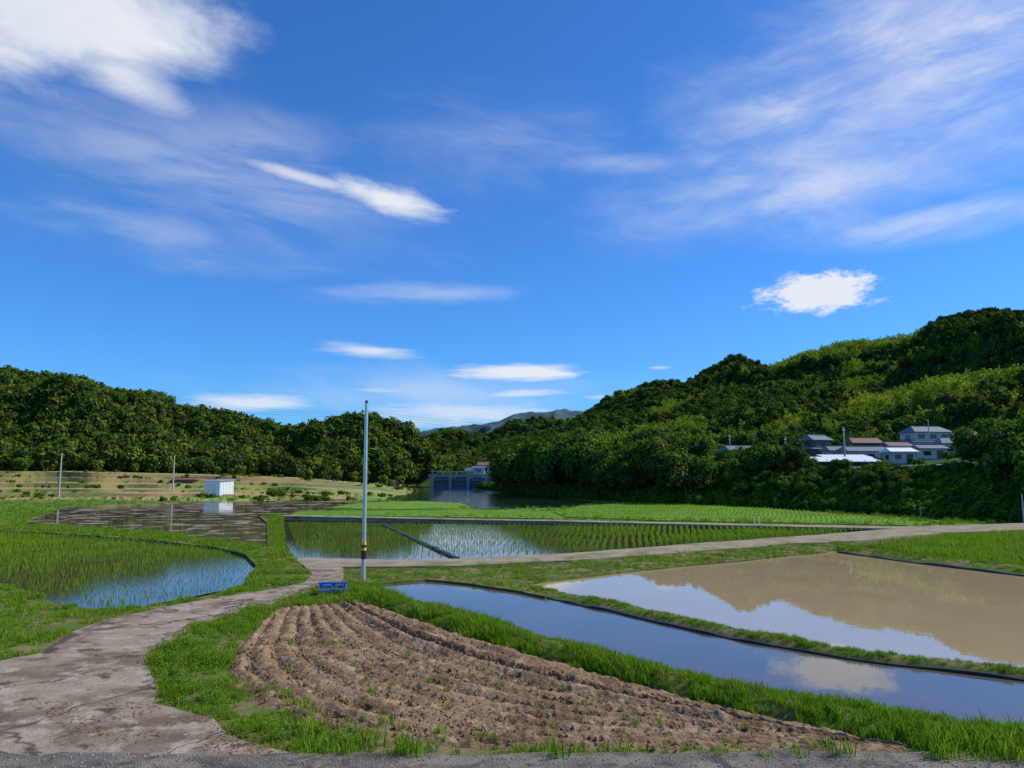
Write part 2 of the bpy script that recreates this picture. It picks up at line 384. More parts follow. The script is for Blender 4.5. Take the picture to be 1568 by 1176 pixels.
# ---------------------------------------------------------------- tilled field
ns,nt_=660,200
A=resample(W([(546,920),(600,938),(700,972),(860,1017),(1000,1057),(1150,1095),(1300,1128),(1400,1148)]),ns)
B=resample(W([(424,929),(394,950),(350,1000),(336,1034),(388,1087),(516,1129),(700,1153),(1000,1162),(1390,1162)]),ns)
vs=[];fs=[]
for i in range(ns):
    wd=np.linalg.norm(A[i]-B[i])
    for j in range(nt_):
        t=j/(nt_-1); p=A[i]*(1-t)+B[i]*t; x,y=p[0],p[1]
        amp=min(1,wd/5)
        wob=noise.noise(Vector((x*.5,y*.5,1)))*.25
        mod=min(1.2,max(.3,.7+1.1*noise.noise(Vector((x*.45,y*.45,7)))))
        ph=t*2*math.pi*10+wob*4
        z=.04+(.10*(abs(math.sin(ph/2))-.6))*amp*mod
        z+=.045*noise.fractal(Vector((x*2.0,y*2.0,0)),.8,2.1,4)+.05*max(0,noise.noise(Vector((x*6,y*6,2)))-.05)+.035*max(0,noise.noise(Vector((x*14,y*14,5))))
        c=.17+.04*wob; dp=.55+.5*noise.noise(Vector((i*.02,3,1))); g=math.exp(-((t-c)/.026)**2)*min(1,wd/2); z=z*(1-.6*g)-.30*dp*g
        z+=.07*math.exp(-((t-c-.06)/.03)**2)*min(1,wd/3)+.03*math.exp(-((t-c+.06)/.03)**2)
        e=min(1,max(0,(t-.93)/.05)); z=z*(1-e)+min(z,-.03)*e
        vs.append((x,y,z))
for i in range(ns-1):
    for j in range(nt_-1):
        a=i*nt_+j; fs.append((a,a+1,a+nt_+1,a+nt_))
obj('tilled_field',mesh('tilled_field',vs,fs,M['soil'],smooth=True))
# ---------------------------------------------------------------- grass & rice scatter
def grass_on(name,poly,z,density,h=(.10,.22),weeds=.03,dry=.08,thin=None):
    p,D=scatter(poly,z,density)
    if len(p)==0: return
    nz=np.array([noise.noise(Vector((a*.8,b*.8,0)))+.4*noise.noise(Vector((a*3,b*3,4))) for a,b,_ in p])
    k=nz>-.42
    if thin:
        t=inpoly(p[:,0],p[:,1],W(thin,z)); k&=~t|((rng.random(len(p))<.5)&(nz>-.15))
    p,D,nz=p[k],D[k],nz[k]
    s=rng.uniform(h[0],h[1],len(p))*(1+.8*nz)*np.clip((D/22)**.55,1,3.2)
    p[:,2]-=.02
    r=rng.random(len(p)); k=np.where(r<weeds,4,np.where(r<weeds+dry,3,rng.integers(0,3,len(p))))
    for i in range(3): instancer('grass',p[k==i],s[k==i],GT[i],'grass_tuft')
    instancer('dry_grass',p[k==3],s[k==3],DT[0],'dry_grass_tuft')
    instancer('weeds',p[k==4],s[k==4]*1.5,WD[0],'weed_plant')
grass_on('grass',GA,.08,55,(.08,.18),.03,.12)
grass_on('grass',GB,.06,75,(.09,.20),.06,.16,thin=[(480,1112),(1390,1145),(1700,1165),(1700,1175),(500,1175),(420,1150)])
grass_on('grass',GC,.03,55,(.06,.13),.02,.25)
def on_ribbon(ea,eb,n,h0,z0,h,lo=.1,hi=.9):
    A=resample(W(ea),400); B=resample(W(eb),400)
    i=rng.integers(0,400,n); t=rng.uniform(lo,hi,n); p=A[i]*(1-t[:,None])+B[i]*t[:,None]
    p[:,:2]+=rng.normal(0,.04,(n,2))
    p[:,2]=z0+(h0-z0)*np.sin(np.pi*t)**.7-.02
    nz=np.array([noise.noise(Vector((a*.7,b*.7,5)))+.5*noise.noise(Vector((a*3,b*3,4))) for a,b,_ in p])
    s=rng.uniform(h[0],h[1],n)*(1+.9*nz)*np.clip((np.hypot(p[:,0],p[:,1])/22)**.5,1,3)
    k=rng.integers(0,3,n); k[rng.random(n)<.10]=3
    for q in range(3): instancer('grass',p[k==q],s[k==q],GT[q],'grass_tuft')
    instancer('dry_grass',p[k==3],s[k==3],DT[0],'dry_grass_tuft')
on_ribbon(bkA,bkB,3000,.2,-.14,(.11,.24),.04,.96)
on_ribbon(dA,dB,1500,.07,-.14,(.05,.13),.1,.75)
on_ribbon(eA,eB,900,.15,-.14,(.06,.13),.1,.8)
fg=[(440,1110),(600,1140),(900,1155),(1200,1158),(1500,1160),(1500,1170),(900,1168),(500,1165),(400,1130)]
p,D=scatter(fg,.08,6); instancer('tall_grass',p,rng.uniform(.12,.42,len(p)),GT[1],'grass_tuft')
p,D=scatter([(1400,1130),(1568,1125),(1700,1140),(1700,1175),(1440,1168)],.1,30); instancer('tall_grass',p,rng.uniform(.2,.42,len(p)),GT[2],'grass_tuft')
p,D=scatter([(235,1010),(290,975),(340,990),(330,1030),(360,1080),(300,1085),(245,1055)],.08,14); instancer('weeds',p,rng.uniform(.15,.34,len(p)),WD[1],'weed_plant')
p,D=scatter([(360,1000),(450,960),(900,1060),(1300,1130),(1000,1150),(700,1135),(520,1115),(400,1070)],.06,1.8); instancer('weeds',p,rng.uniform(.06,.16,len(p)),GT[0],'sprout')
p,D=scatter([(345,1040),(430,1050),(700,1115),(1100,1135),(1380,1145),(1000,1158),(700,1150),(516,1125),(390,1082)],.06,6); instancer('weeds',p,rng.uniform(.06,.2,len(p)),GT[2],'sprout')
lf=mesh('leaf_litter_mesh',[(-.5,0,.02),(0,-.3,.1),(.5,0,.02),(0,.3,.12)],[(0,1,2,3)],M['leaf'])
p,D=scatter([(40,1075),(180,1070),(330,1095),(440,1130),(560,1160),(350,1160),(100,1120)],.105,170)
k=np.array([noise.noise(Vector((a*1.3,b*1.3,2)))>-.05 for a,b,_ in p]); p=p[k]; instancer('leaf_litter',p,rng.uniform(.02,.07,len(p)),lf,'dead_leaf')
sv=[];sf=[]
for (zz,rr) in ((-.3,.35),(.1,.5),(.38,.25)):
    for j in range(6): a=j*1.047; q_=rr*random.uniform(.75,1.15); sv.append((math.cos(a)*q_,math.sin(a)*q_*.8,zz))
for b_ in range(2):
    for j in range(6): sf.append((b_*6+j,b_*6+(j+1)%6,b_*6+6+(j+1)%6,b_*6+6+j))
sf.append((12,13,14,15,16,17))
stn=mesh('gravel_stone_mesh',sv,sf,M['stone'])
p,D=scatter([(-200,1150),(560,1160),(1100,1157),(1700,1160),(1700,1176),(-200,1176)],.13,110); instancer('roadside_gravel',p,rng.uniform(.012,.045,len(p)),stn,'stone')
p,D=scatter([(350,1000),(545,925),(900,1040),(1350,1140),(1000,1158),(520,1122),(350,1050)],.05,45); instancer('soil_clods',p,rng.uniform(.03,.10,len(p)),mesh('soil_clod_mesh',sv,sf,M['soil']),'clod')
def rice(poly,ang,ds,dr,z,sc,fade=None,drop=.04):
    w=W(poly,z); xs=[p.x for p in w]; ys=[p.y for p in w]; cx,cy=np.mean(xs),np.mean(ys); R=max(max(xs)-min(xs),max(ys)-min(ys))
    a=np.arange(-R,R,ds); b=np.arange(-R,R,dr); X,Y=np.meshgrid(a,b); X=X.ravel();Y=Y.ravel()
    Y=Y+.10*np.sin(X*.35+1)+.06*np.sin(X*1.1)
    ca,sa=math.cos(ang),math.sin(ang); x=cx+X*ca-Y*sa; y=cy+X*sa+Y*ca
    k=inpoly(x,y,w); x,y=x[k],y[k]; x+=rng.normal(0,.03,len(x)); y+=rng.normal(0,.03,len(x))
    k=rng.random(len(x))>drop; x,y=x[k],y[k]
    p=np.stack([x,y,np.full(len(x),z)],1); s=rng.uniform(.7,1.2,len(x))*sc
    if fade: s*=np.clip(fade(x,y),.2,2.2)
    s*=1+.5*np.array([noise.noise(Vector((a_/3,b_/3,0))) for a_,b_ in zip(x,y)])
    h=rng.random(len(x))<.5
    instancer('rice_seedlings',p[h],s[h],RT[0],'rice_hill'); instancer('rice_seedlings',p[~h],s[~h],RT[1],'rice_hill')
Ei=[(-250,903),(0,890),(40,902),(150,930),(320,911),(368,892),(390,866),(330,840),(200,827),(60,816),(-250,808)]
e0=G(370,880,0)
def fE(x,y): return .92+.5*np.clip((np.hypot(x-e0.x,y-e0.y)-6)/12,-.3,1)
rice(Ei,math.radians(12),.22,.34,-.06,.165,fE,.07)
Ci=[(440,800),(600,801),(850,804),(1100,809),(1330,813),(1250,818),(1050,832),(870,846),(700,853),(600,855),(460,851)]
def fC(x,y): return np.where(y<58,1.0,.85)+.9*np.clip((x-2.5)/7,0,1)
rice(Ci,math.radians(80),.26,.42,-.06,.18,fC,.07)
Ri=[(1310,834),(1450,820),(1568,813),(1900,802),(1900,900),(1568,868),(1400,851)]
rice(Ri,math.radians(10),.22,.32,-.06,.30)
rice(F1,math.radians(70),.4,.45,-.06,.26,None,.2); rice(F2,math.radians(70),.45,.5,-.06,.22,None,.2)
# ---------------------------------------------------------------- hills
def loft(name,rows,us,sub,mat,disp=None):
    R=[]
    for r in rows:
        r=sorted(r); R.append((np.interp(us,[q[0] for q in r],[q[1] for q in r]),np.interp(us,[q[0] for q in r],[q[2] for q in r])))
    L=[]
    for k in range(len(R)-1):
        m=sub[k]
        for j in range(m): t=j/m; L.append((k+t,R[k][0]*(1-t)+R[k+1][0]*t,R[k][1]*(1-t)+R[k+1][1]*t))
    L.append((len(R)-1,R[-1][0],R[-1][1]))
    vs=[];fs=[];n=len(us)
    for (k,D,z) in L:
        for i,u in enumerate(us):
            q=PZ(u,D[i],z[i])
            if disp: q.z+=disp(q,k,u)
            vs.append(q)
    for j in range(len(L)-1):
        for i in range(n-1): a=j*n+i; fs.append((a,a+1,a+n+1,a+n))
    me=mesh(name,vs,fs,mat,smooth=True); o=obj(name,me)
    return o,BVHTree.FromPolygons(vs,fs),np.array([list(v) for v in vs]),np.array(fs)
def sample(V,Fc,n,umin=-200,umax=1780):
    a,b,c,d=V[Fc[:,0]],V[Fc[:,1]],V[Fc[:,2]],V[Fc[:,3]]
    ar=np.linalg.norm(np.cross(c-a,d-b),axis=1)
    uc=784+F*a[:,0]/(a[:,1]*cp); ar=ar*((uc>umin)&(uc<umax))
    idx=rng.choice(len(Fc),n,p=ar/ar.sum()); s=rng.random((n,1)); t=rng.random((n,1))
    return (a[idx]*(1-s)+b[idx]*s)*(1-t)+(d[idx]*(1-s)+c[idx]*s)*t
def rw(pts): return [(u,D,zof(v,D)) for u,v,D in pts]
# left wooded hill
lr=[[(-900,180,2),(0,225,4.5),(300,238,4),(500,250,3),(600,262,1.5),(662,275,-.1)],
    rw([(-900,575,300),(-300,582,310),(0,590,320),(80,599,322),(150,614,320),(230,626,318),(290,652,312),(350,662,308),(400,672,304),(450,683,300),(490,671,296),(540,662,292),(600,668,288),(632,686,284),(648,708,282),(664,734,280)]),
    [(-900,420,15),(0,420,15),(600,360,5),(670,300,-1)]]
o,bvL,VL,FL=loft('wooded_hill',lr,np.linspace(-900,664,140),[16,6],M['hill'],lambda q,k,u: math.sin(math.pi*min(k,1))*(18*noise.noise(Vector((q.x/34,q.y/34,0)))+6*noise.noise(Vector((q.x/11,q.y/11,0)))))
q=sample(VL,FL[:17*139],4600)
k=rng.integers(0,4,len(q)); k[rng.random(len(q))<.16]=4
s=rng.uniform(4.0,9.8,len(q))
q[:,2]-=s*.1
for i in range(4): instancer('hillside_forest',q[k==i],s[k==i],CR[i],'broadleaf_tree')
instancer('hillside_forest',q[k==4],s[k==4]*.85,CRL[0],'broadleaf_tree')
# right mountain with river embankment and hamlet terrace
foot=[(765,752),(850,762),(1000,771),(1150,777),(1300,785),(1450,794),(1568,801),(1800,806),(2400,811)]
r0=[(u,G(u,v,-.1).y,-.13) for u,v in foot]
r1=[(u,D+10,z) for (u,D,_),z in zip(r0,[1.2,2,2.8,3.6,4.2,4.4,4.4,4.4,4.4])]
ridge=rw([(765,680,1000),(850,664,950),(930,620,900),(1000,595,850),(1040,603,800),(1080,576,780),(1120,554,760),(1180,568,700),(1230,549,650),(1300,530,620),(1350,527,605),(1400,519,600),(1440,496,600),(1500,483,600),(1568,486,600),(1800,470,600),(2400,520,600)])
rr=[[(690,335,-.13)]+r0,[(690,345,.6)]+r1,
    [(690,400,1.2),(765,240,2.5),(1000,165,3.6),(1200,135,4.6),(1568,125,5.4),(2400,125,5.4)],
    [(690,600,2),(765,430,5),(1000,300,8),(1200,240,10.8),(1568,225,12),(2400,220,13)],
    [(690,1150,zof(712,1150))]+ridge,
    [(690,1400,0),(765,1300,10),(1000,1150,40),(1568,900,60),(2400,900,60)]]
def dispR(q,k,u):
    if k<3: return 0
    t=min(1,(k-3)) ; a=math.sin(math.pi*t) if k<4 else 0
    w=min(1,max(0,(u-690)/300))
    rg=1-2*abs(noise.noise(Vector((q.x/150+q.y/260,q.y/450-q.x/500,4))))*1.7
    return a*w*(36*rg-18+16*noise.noise(Vector((q.x/50,q.y/60,1))))-a*w*8
nsub=[4,3,5,34,6]
o,bvR,VR,FR=loft('forested_mountain',rr,np.linspace(690,2300,170),nsub,M['hill'],dispR)
nu=169
Fm=FR[12*nu:47*nu]; q=sample(VR,Fm,14500)
uu=np.array([uv_of(*a) for a in q])
def bam(x,y,z,u,v,segs,th):
    n1=noise.noise(Vector((x/110+y/190,y/300-x/360,8)))+.5*noise.noise(Vector((x/28,y/28,3)))
    b=.0
    for (ua,va,ub,vb,wd) in segs:
        t=min(1,max(0,((u-ua)*(ub-ua)+(v-va)*(vb-va))/((ub-ua)**2+(vb-va)**2))); d=math.hypot(u-ua-(ub-ua)*t,v-va-(vb-va)*t)
        b=max(b,1-d/(wd*1.6))
    return b+n1*.8+random.gauss(0,.16)>th
segs=((1190,560,1400,520,13),(1220,590,1440,548,9),(1290,640,1568,575,14),(1380,560,1568,520,10),(1400,600,1568,545,7),(1000,640,1150,590,6))
isb=np.array([bam(a[0],a[1],a[2],b[0],b[1],segs,.36) for a,b in zip(q,uu)])
keep=~((uu[:,1]>655)&(uu[:,0]>1215)&(uu[:,0]<1560)&(q[:,1]<262))
q,isb=q[keep],isb[keep]
def plant(q,isb,lo,hi):
    s=rng.uniform(lo,hi,len(q)); k=rng.integers(0,4,len(q)); k[rng.random(len(q))<.14]=4
    q[:,2]-=s*.15
    for i in range(4): m=(~isb)&(k==i); instancer('hillside_forest',q[m],s[m],CR[i],'broadleaf_tree')
    m=(~isb)&(k==4); instancer('hillside_forest',q[m],s[m]*.9,CRL[1],'broadleaf_tree')
    kb=rng.integers(0,3,len(q))
    for i in range(3): m=isb&(kb==i); instancer('bamboo_grove',q[m],s[m],BAM[i],'bamboo')
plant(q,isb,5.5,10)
# lower bamboo spur in front of the mountain
sr=[[(820,330,2),(1000,305,8),(1200,262,10.5),(1568,250,12),(1900,250,12)],
    rw([(820,700,400),(870,690,405),(930,680,410),(1000,668,420),(1100,652,430),(1180,618,440),(1240,604,448),(1300,592,455),(1400,573,470),(1480,560,480),(1568,545,490),(1900,500,520)]),
    [(820,440,0),(1000,500,15),(1200,520,30),(1568,580,50),(1900,600,60)]]
o,bvS,VS,FS=loft('bamboo_spur',sr,np.linspace(820,1900,100),[18,5],M['hill'],lambda q,k,u:math.sin(math.pi*min(1,k))*(26*noise.noise(Vector((q.x/60+q.y/110,q.y/190-q.x/200,4)))+9*noise.noise(Vector((q.x/25,q.y/25,1)))-4))
q=sample(VS,FS[:20*99],7000)
seg2=((930,676,1180,622,11),(1180,620,1568,545,13),(1290,645,1568,590,12),(1370,648,1450,640,16))
uu=np.array([uv_of(*a) for a in q]); isb=np.array([bam(a[0],a[1],a[2],b[0],b[1],seg2,.36) for a,b in zip(q,uu)])
plant(q,isb,4.5,8.2)
# far mountains & mid valley hills
def fd(A1,A2): return (lambda q,k,u:(A1*(.5-abs(noise.noise(Vector((q.x/110,q.y/170,0))))*2)+A2*noise.noise(Vector((q.x/14,q.y/14,0))))*(math.sin(math.pi*min(1,max(.15,k/1.12))) if k<1.12 else 0))
far=rw([(200,700,1900),(560,690,1900),(630,668,1900),(680,655,1900),(740,651,1900),(790,637,1900),(850,629,1900),(900,634,1900),(1000,650,1900),(1200,690,1900)])
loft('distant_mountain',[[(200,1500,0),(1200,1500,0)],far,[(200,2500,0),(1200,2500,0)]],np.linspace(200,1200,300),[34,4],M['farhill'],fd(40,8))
far2=rw([(560,712,1300),(630,688,1300),(670,672,1300),(710,666,1300),(740,674,1300),(780,653,1300),(830,646,1300),(900,640,1300),(1000,660,1300)])
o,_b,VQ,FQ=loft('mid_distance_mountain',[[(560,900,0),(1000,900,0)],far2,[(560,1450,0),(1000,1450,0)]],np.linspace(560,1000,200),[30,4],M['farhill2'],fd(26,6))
q=sample(VQ,FQ[:31*199],1500,600,900); s=rng.uniform(10,18,len(q)); q[:,2]-=s*.3
instancer('hillside_forest',q,s,CR[3],'broadleaf_tree')
mid=rw([(600,722,800),(650,712,800),(690,703,820),(730,696,850),(770,684,880),(830,672,900),(900,690,900)])
o,bvM,VM,FM_=loft('valley_hill',[[(600,600,0),(900,600,2)],mid,[(600,1000,0),(900,1000,0)]],np.linspace(600,900,40),[10,3],M['green'])
q=sample(VM,FM_[:11*39],500); s=rng.uniform(6,11,len(q)); q[:,2]-=s*.2
instancer('hillside_forest',q[::2],s[::2],CRL[0],'broadleaf_tree'); instancer('hillside_forest',q[1::2],s[1::2],CR[2],'broadleaf_tree')
vt=[]
for i in range(90):
    u=rng.uniform(640,790); D=rng.uniform(330,520); vt.append(list(PZ(u,D,0)))
for i in range(30):
    u=rng.uniform(640,680); D=rng.uniform(285,330); vt.append(list(PZ(u,D,0)))
vt=np.array(vt); instancer('valley_trees',vt[::2],rng.uniform(3,6,len(vt[::2])),CRL[1],'broadleaf_tree'); instancer('valley_trees',vt[1::2],rng.uniform(3,6,len(vt[1::2])),CR[1],'broadleaf_tree')
# embankment vegetation
def zr(x,y,bv=None):
    h=(bv or bvR).ray_cast(Vector((x,y,500)),Vector((0,0,-1)))
    return h[0].z if h[0] else 0.
Fe=FR[:4*nu]; q=sample(VR,Fe,3600,700,1750)
s=rng.uniform(1.2,3.2,len(q)); h=rng.random(len(q))<.5; q[:,2]-=.25*s*.3
instancer('embankment_vines',q[h],s[h],VINE[0],'vine_clump'); instancer('embankment_vines',q[~h],s[~h],VINE[1],'vine_clump')
Ft=FR[4*nu:12*nu]; q=sample(VR,Ft,2200,760,1750); uu=np.array([uv_of(*a) for a in q]); q=q[(uu[:,0]<1215)|(uu[:,0]>1500)|(rng.random(len(q))<.35)]; s=rng.uniform(1.5,3.6,len(q))
s=np.where((q[:,1]<150),s*.6,s)
instancer('embankment_vines',q[::2],s[::2],VINE[0],'vine_clump'); instancer('embankment_vines',q[1::2],s[1::2],VINE[1],'vine_clump')
bt=[]
def addt(n,ua,ub,da,db,sa,sb):
    for i in range(n):
        u=rng.uniform(ua,ub); f=np.interp(u,[a[0] for a in r0],[a[1] for a in r0]); D=f+rng.uniform(da,db); pz=PZ(u,D,0); bt.append((pz.x,pz.y,zr(pz.x,pz.y),rng.uniform(sa,sb)))
addt(90,768,900,1,22,7.5,11.5); addt(90,900,1080,1,22,6,8.2); addt(80,1060,1400,2,9,1.8,3.2); addt(50,1080,1230,8,20,3,5.2); addt(60,1497,1900,2,20,4.0,6.6)
for i in range(110):
    u=rng.uniform(1080,1700); 
    if 1195<u<1560: continue
    D=rng.uniform(140,215); pz=PZ(u,D,0); bt.append((pz.x,pz.y,zr(pz.x,pz.y),rng.uniform(3.5,6.5)))
for u,D,s_ in ((1215,180,4),(1285,200,5),(1300,185,4),(1365,190,3.5),(1360,215,5),(1482,190,4),(1348,140,2.2),(1455,150,2.6),(1232,215,6),(1310,235,6),(1395,240,7),(1440,240,6),(1225,135,2.4),(1400,135,2.0),(1530,185,4.0),(1515,235,6),(1270,230,6),(1340,250,7),(1460,262,7)):
    pz=PZ(u,D,0); bt.append((pz.x,pz.y,zr(pz.x,pz.y),s_))
bt=np.array(bt); k=rng.integers(0,5,len(bt))
for i in range(3): instancer('riverbank_trees',bt[k==i,:3],bt[k==i,3],BIG[i],'riverbank_tree')
for i in range(2): instancer('riverbank_trees',bt[k==3+i,:3],bt[k==3+i,3],BIGL[i],'riverbank_tree')
# left terraces
m,nt,b,o_=newmat('terraced_farmland'); g=nt.new('ShaderNodeNewGeometry'); pos=g.outputs['Position']
sepn=nt.new('ShaderNodeSeparateXYZ'); nt.l.new(g.outputs['True Normal'],sepn.inputs[0])
sepp=nt.new('ShaderNodeSeparateXYZ'); nt.l.new(pos,sepp.inputs[0])
vo=nt.new('ShaderNodeTexVoronoi'); vo.inputs['Scale'].default_value=1; mp=nt.new('ShaderNodeMapping'); mp.inputs['Scale'].default_value=(.035,.075,.01); nt.l.new(pos,mp.inputs[0]); nt.l.new(mp.outputs[0],vo.inputs['Vector'])
sc=nt.new('ShaderNodeSeparateColor'); nt.l.new(vo.outputs['Color'],sc.inputs[0])
bias=nt.mr(sepp.outputs[0],-90,-40,.25,0)
c=nt.mix(nt.mr(nt.m('ADD',sc.outputs[0],bias),.50,.54),(.17,.29,.02),(.40,.24,.12)); c=nt.mix(nt.mr(sc.outputs[1],.74,.76),c,(.09,.19,.02))
c=nt.mix(nt.mr(sepn.outputs[2],.93,.985,.9,0),c,(.24,.17,.06)); c=nt.mix(nt.mr(nt.noise(pos,.8,4),.52,.68),c,(.09,.16,.02)); nt.l.new(c,b.inputs['Base Color']); b.inputs['Roughness'].default_value=.95
M['terr']=m
stp=[(125,-.14),(150,-.05),(151,.5),(163,.55),(164,1.1),(180,1.15),(181.2,2.0),(198,2.1),(199.5,3.1),(214,3.2),(215.5,4.4),(245,5.0)]
rows=[]
for D,z in stp:
    rows.append([(u,D+9*noise.noise(Vector((u/90,D/60,0))),z*np.interp(u,[-900,100,300,450,560,640],[1.3,1.15,.95,.7,.35,.0])+(-.14 if u>600 else 0)) for u in np.linspace(-900,640,90)])
o,bvT,VT,FT=loft('terraced_fields',rows,np.linspace(-900,640,260),[1]*11,m)
for p_ in o.data.polygons: p_.use_smooth=False
q=sample(VT,FT,4200); k=np.array([noise.noise(Vector((a[0]/22,a[1]/7,0)))>.16 for a in q]); q=q[k]; s=rng.uniform(.3,1.0,len(q))**1.2*1.3
instancer('meadow_shrubs',q[::5],s[::5]*1.6,VINE[1],'shrub'); instancer('tall_grass',q[1::2],s[1::2]*.8,GT[0],'grass_tuft')
q=sample(VT,FT,60); q=q[(q[:,1]>200)]; instancer('meadow_shrubs',q,rng.uniform(1.5,4,len(q)),CRL[0],'shrub')
pz=PZ(418,150,0); instancer('meadow_shrubs',[(pz.x,pz.y,.0),(pz.x+1.5,pz.y+.5,0)],[3.6,3],VINE[0],'shrub')
mt=[]
for i in range(9000):
    u=rng.uniform(-200,1568); v=rng.uniform(757,812); p_=G(u,v,-.12); mt.append((p_.x,p_.y,-.12,u,v))
mt=np.array(mt); bad=np.zeros(len(mt),bool)
for pl in (Dp,Rv,Cf,F1,F2,P3,P2,Rf,E,F3): bad|=inpoly(mt[:,3],mt[:,4],pl)
mt=mt[~bad]; instancer('meadow_grass',mt[:,:3],rng.uniform(.2,.5,len(mt)),GT[2],'grass_tuft')
# ---------------------------------------------------------------- structures
def box(name,c,s,mat,parent,rot=None,bev=0):
    x,y,z=s[0]/2,s[1]/2,s[2]/2
    vs=[(a*x,b*y,d*z) for a in(-1,1) for b in(-1,1) for d in(-1,1)]
    fs=[(0,1,3,2),(4,6,7,5),(0,4,5,1),(2,3,7,6),(0,2,6,4),(1,5,7,3)]
    o=obj(name,mesh(name,vs,fs,mat),parent,c)
    if rot: o.rotation_euler=rot
    return o
def tube(name,pts,rad,mat,parent=None,nseg=10):
    vs=[];fs=[]
    for i,p in enumerate(pts):
        a=Vector(pts[max(0,i-1)]); b=Vector(pts[min(len(pts)-1,i+1)]); ax=(b-a).normalized(); u=ax.orthogonal().normalized(); w=ax.cross(u); R=rad[i] if isinstance(rad,(list,tuple)) else rad
        for j in range(nseg): an=j/nseg*2*math.pi; vs.append(Vector(p)+(u*math.cos(an)+w*math.sin(an))*R)
    for i in range(len(pts)-1):
        for j in range(nseg): fs.append((i*nseg+j,i*nseg+(j+1)%nseg,(i+1)*nseg+(j+1)%nseg,(i+1)*nseg+j))
    fs.append(tuple(range(nseg))); fs.append(tuple(range((len(pts)-1)*nseg,len(pts)*nseg)))
    return obj(name,mesh(name,vs,fs,mat),parent)
def gable(name,w,d,h,z,over,mat,parent,thick=.15,hip=0,cx=0,cy=0):
    X=w/2+over; Y=d/2+over; hx=X-hip
    vs=[(-X,-Y,0),(X,-Y,0),(X,Y,0),(-X,Y,0),(-hx,0,h),(hx,0,h),(-X,-Y,-thick),(X,-Y,-thick),(X,Y,-thick),(-X,Y,-thick)]
    fs=[(0,1,5,4),(2,3,4,5),(1,2,5),(3,0,4),(6,7,1,0),(7,8,2,1),(8,9,3,2),(9,6,0,3),(9,8,7,6)]
    return obj(name,mesh(name,vs,fs,mat),parent,(cx,cy,z))
def house(name,u,D,w,d,h,wall,roof,rh=1.6,rot=0,storeys=1,hip=0,zb=None,over=.5,nwin=3,found=1.2):
    p=PZ(u,D,0); z=zr(p.x,p.y) if zb is None else zb
    e=empty(name,(p.x,p.y,z)); e.rotation_euler=(0,0,rot)
    box('foundation',(0,0,.2-found/2),(w+.3,d+.3,found),M['wconc'],e)
    hs=h/storeys
    for s_ in range(storeys):
        k=1 if s_==0 else .78
        box('walls_%d'%s_,(0,0,.2+hs*(s_+.5)),(w*k,d*k,hs),wall,e)
        if s_==0 and storeys>1: gable('lower_roof',w,d,.9,.2+hs,.6,roof,e,.12,hip=.9*1.2)
        for i in range(nwin):
            x=-w*k/2+(i+.5)*w*k/nwin
            door=(s_==0 and i==nwin-1)
            hh=hs*.75 if door else hs*.42; zc=.2+hs*s_+(hh/2+.05 if door else hs*.52)
            box('door' if door else 'window_%d_%d'%(s_,i),(x,-d*k/2-.03,zc),(w*k/nwin*.55,.08,hh),M['wood'] if door else M['glass'],e)
            if not door: box('sill_%d_%d'%(s_,i),(x,-d*k/2-.08,zc-hh/2-.06),(w*k/nwin*.62,.18,.1),M['white'],e)
        for sd in(-1,1): box('side_window_%d_%d'%(s_,sd),(sd*(w*k/2+.03),0,.2+hs*s_+hs*.52),(.08,d*k*.3,hs*.4),M['glass'],e)
    k=1 if storeys==1 else .78
    gable('roof',w*k,d*k,rh,.2+h,over,roof,e,.15,hip)
    box('ridge_cap',(0,0,.2+h+rh+.04),((w*k+2*over-2*hip),.3,.18),roof,e)
    return e
house('tiled_farmhouse',1422,205,13,8,5.4,M['offw'],M['tile'],1.6,.15,2,1.5)
house('farmhouse',1492,222,14,8,3.2,M['wood'],M['brtile'],2.2,-.1,1,1.5)
house('farmhouse',1253,190,6.5,6,4.4,M['wood'],M['tile'],1.3,.3,2,.5,nwin=2)
house('low_farmhouse',1325,160,9,6,2.2,M['offw'],M['tile'],1.0,.05,1,.8)
house('small_house',1132,165,5.5,4.5,2.5,M['offw'],M['tile'],1.1,.2,1,.3,nwin=2,zb=6.6,found=4)
house('farmhouse',1552,218,10,6,3.4,M['offw'],M['tile'],1.8,.1,1,1)
house('farmhouse',1205,175,5,4,2.4,M['offw'],M['tile'],1.1,-.2,1,.5,nwin=2)
house('farmhouse',1375,178,6,4,2.6,M['white'],M['brtile'],1.0,.2,1,.4,nwin=2)
house('farmhouse',1470,178,8,5,2.8,M['offw'],M['tile'],1.4,-.1,1,.8)
house('farmhouse',1325,205,8,5,3.0,M['wood'],M['brtile'],1.5,.1,1,.6)
house('farmhouse',1285,168,5,4,2.3,M['offw'],M['tile'],1.0,.1,1,.4,nwin=2)
house('valley_house',742,430,9,7,4.5,M['offw'],M['brtile'],2,.2,1,1,zb=5,found=5)
house('valley_house',722,480,7,6,4,M['offw'],M['tile'],2,-.2,1,1,zb=3,found=4,nwin=2)
house('storehouse',1380,150,4.5,4,2.2,M['offw'],M['white'],.8,0,1,.3,nwin=2)
house('storehouse',1425,165,6,4,2.2,M['offw'],M['tile'],.8,.1,1,.3,nwin=2)
house('terrace_hut',283,200,5,3,1.0,M['wood'],M['brtile'],.4,.1,1,0,zb=zr(PZ(285,200,0).x,200,bvT)-.3,nwin=2)
house('riverside_hut',606,240,3,3,1.6,M['offw'],M['brtile'],.6,0,1,0,zb=.3,nwin=2)
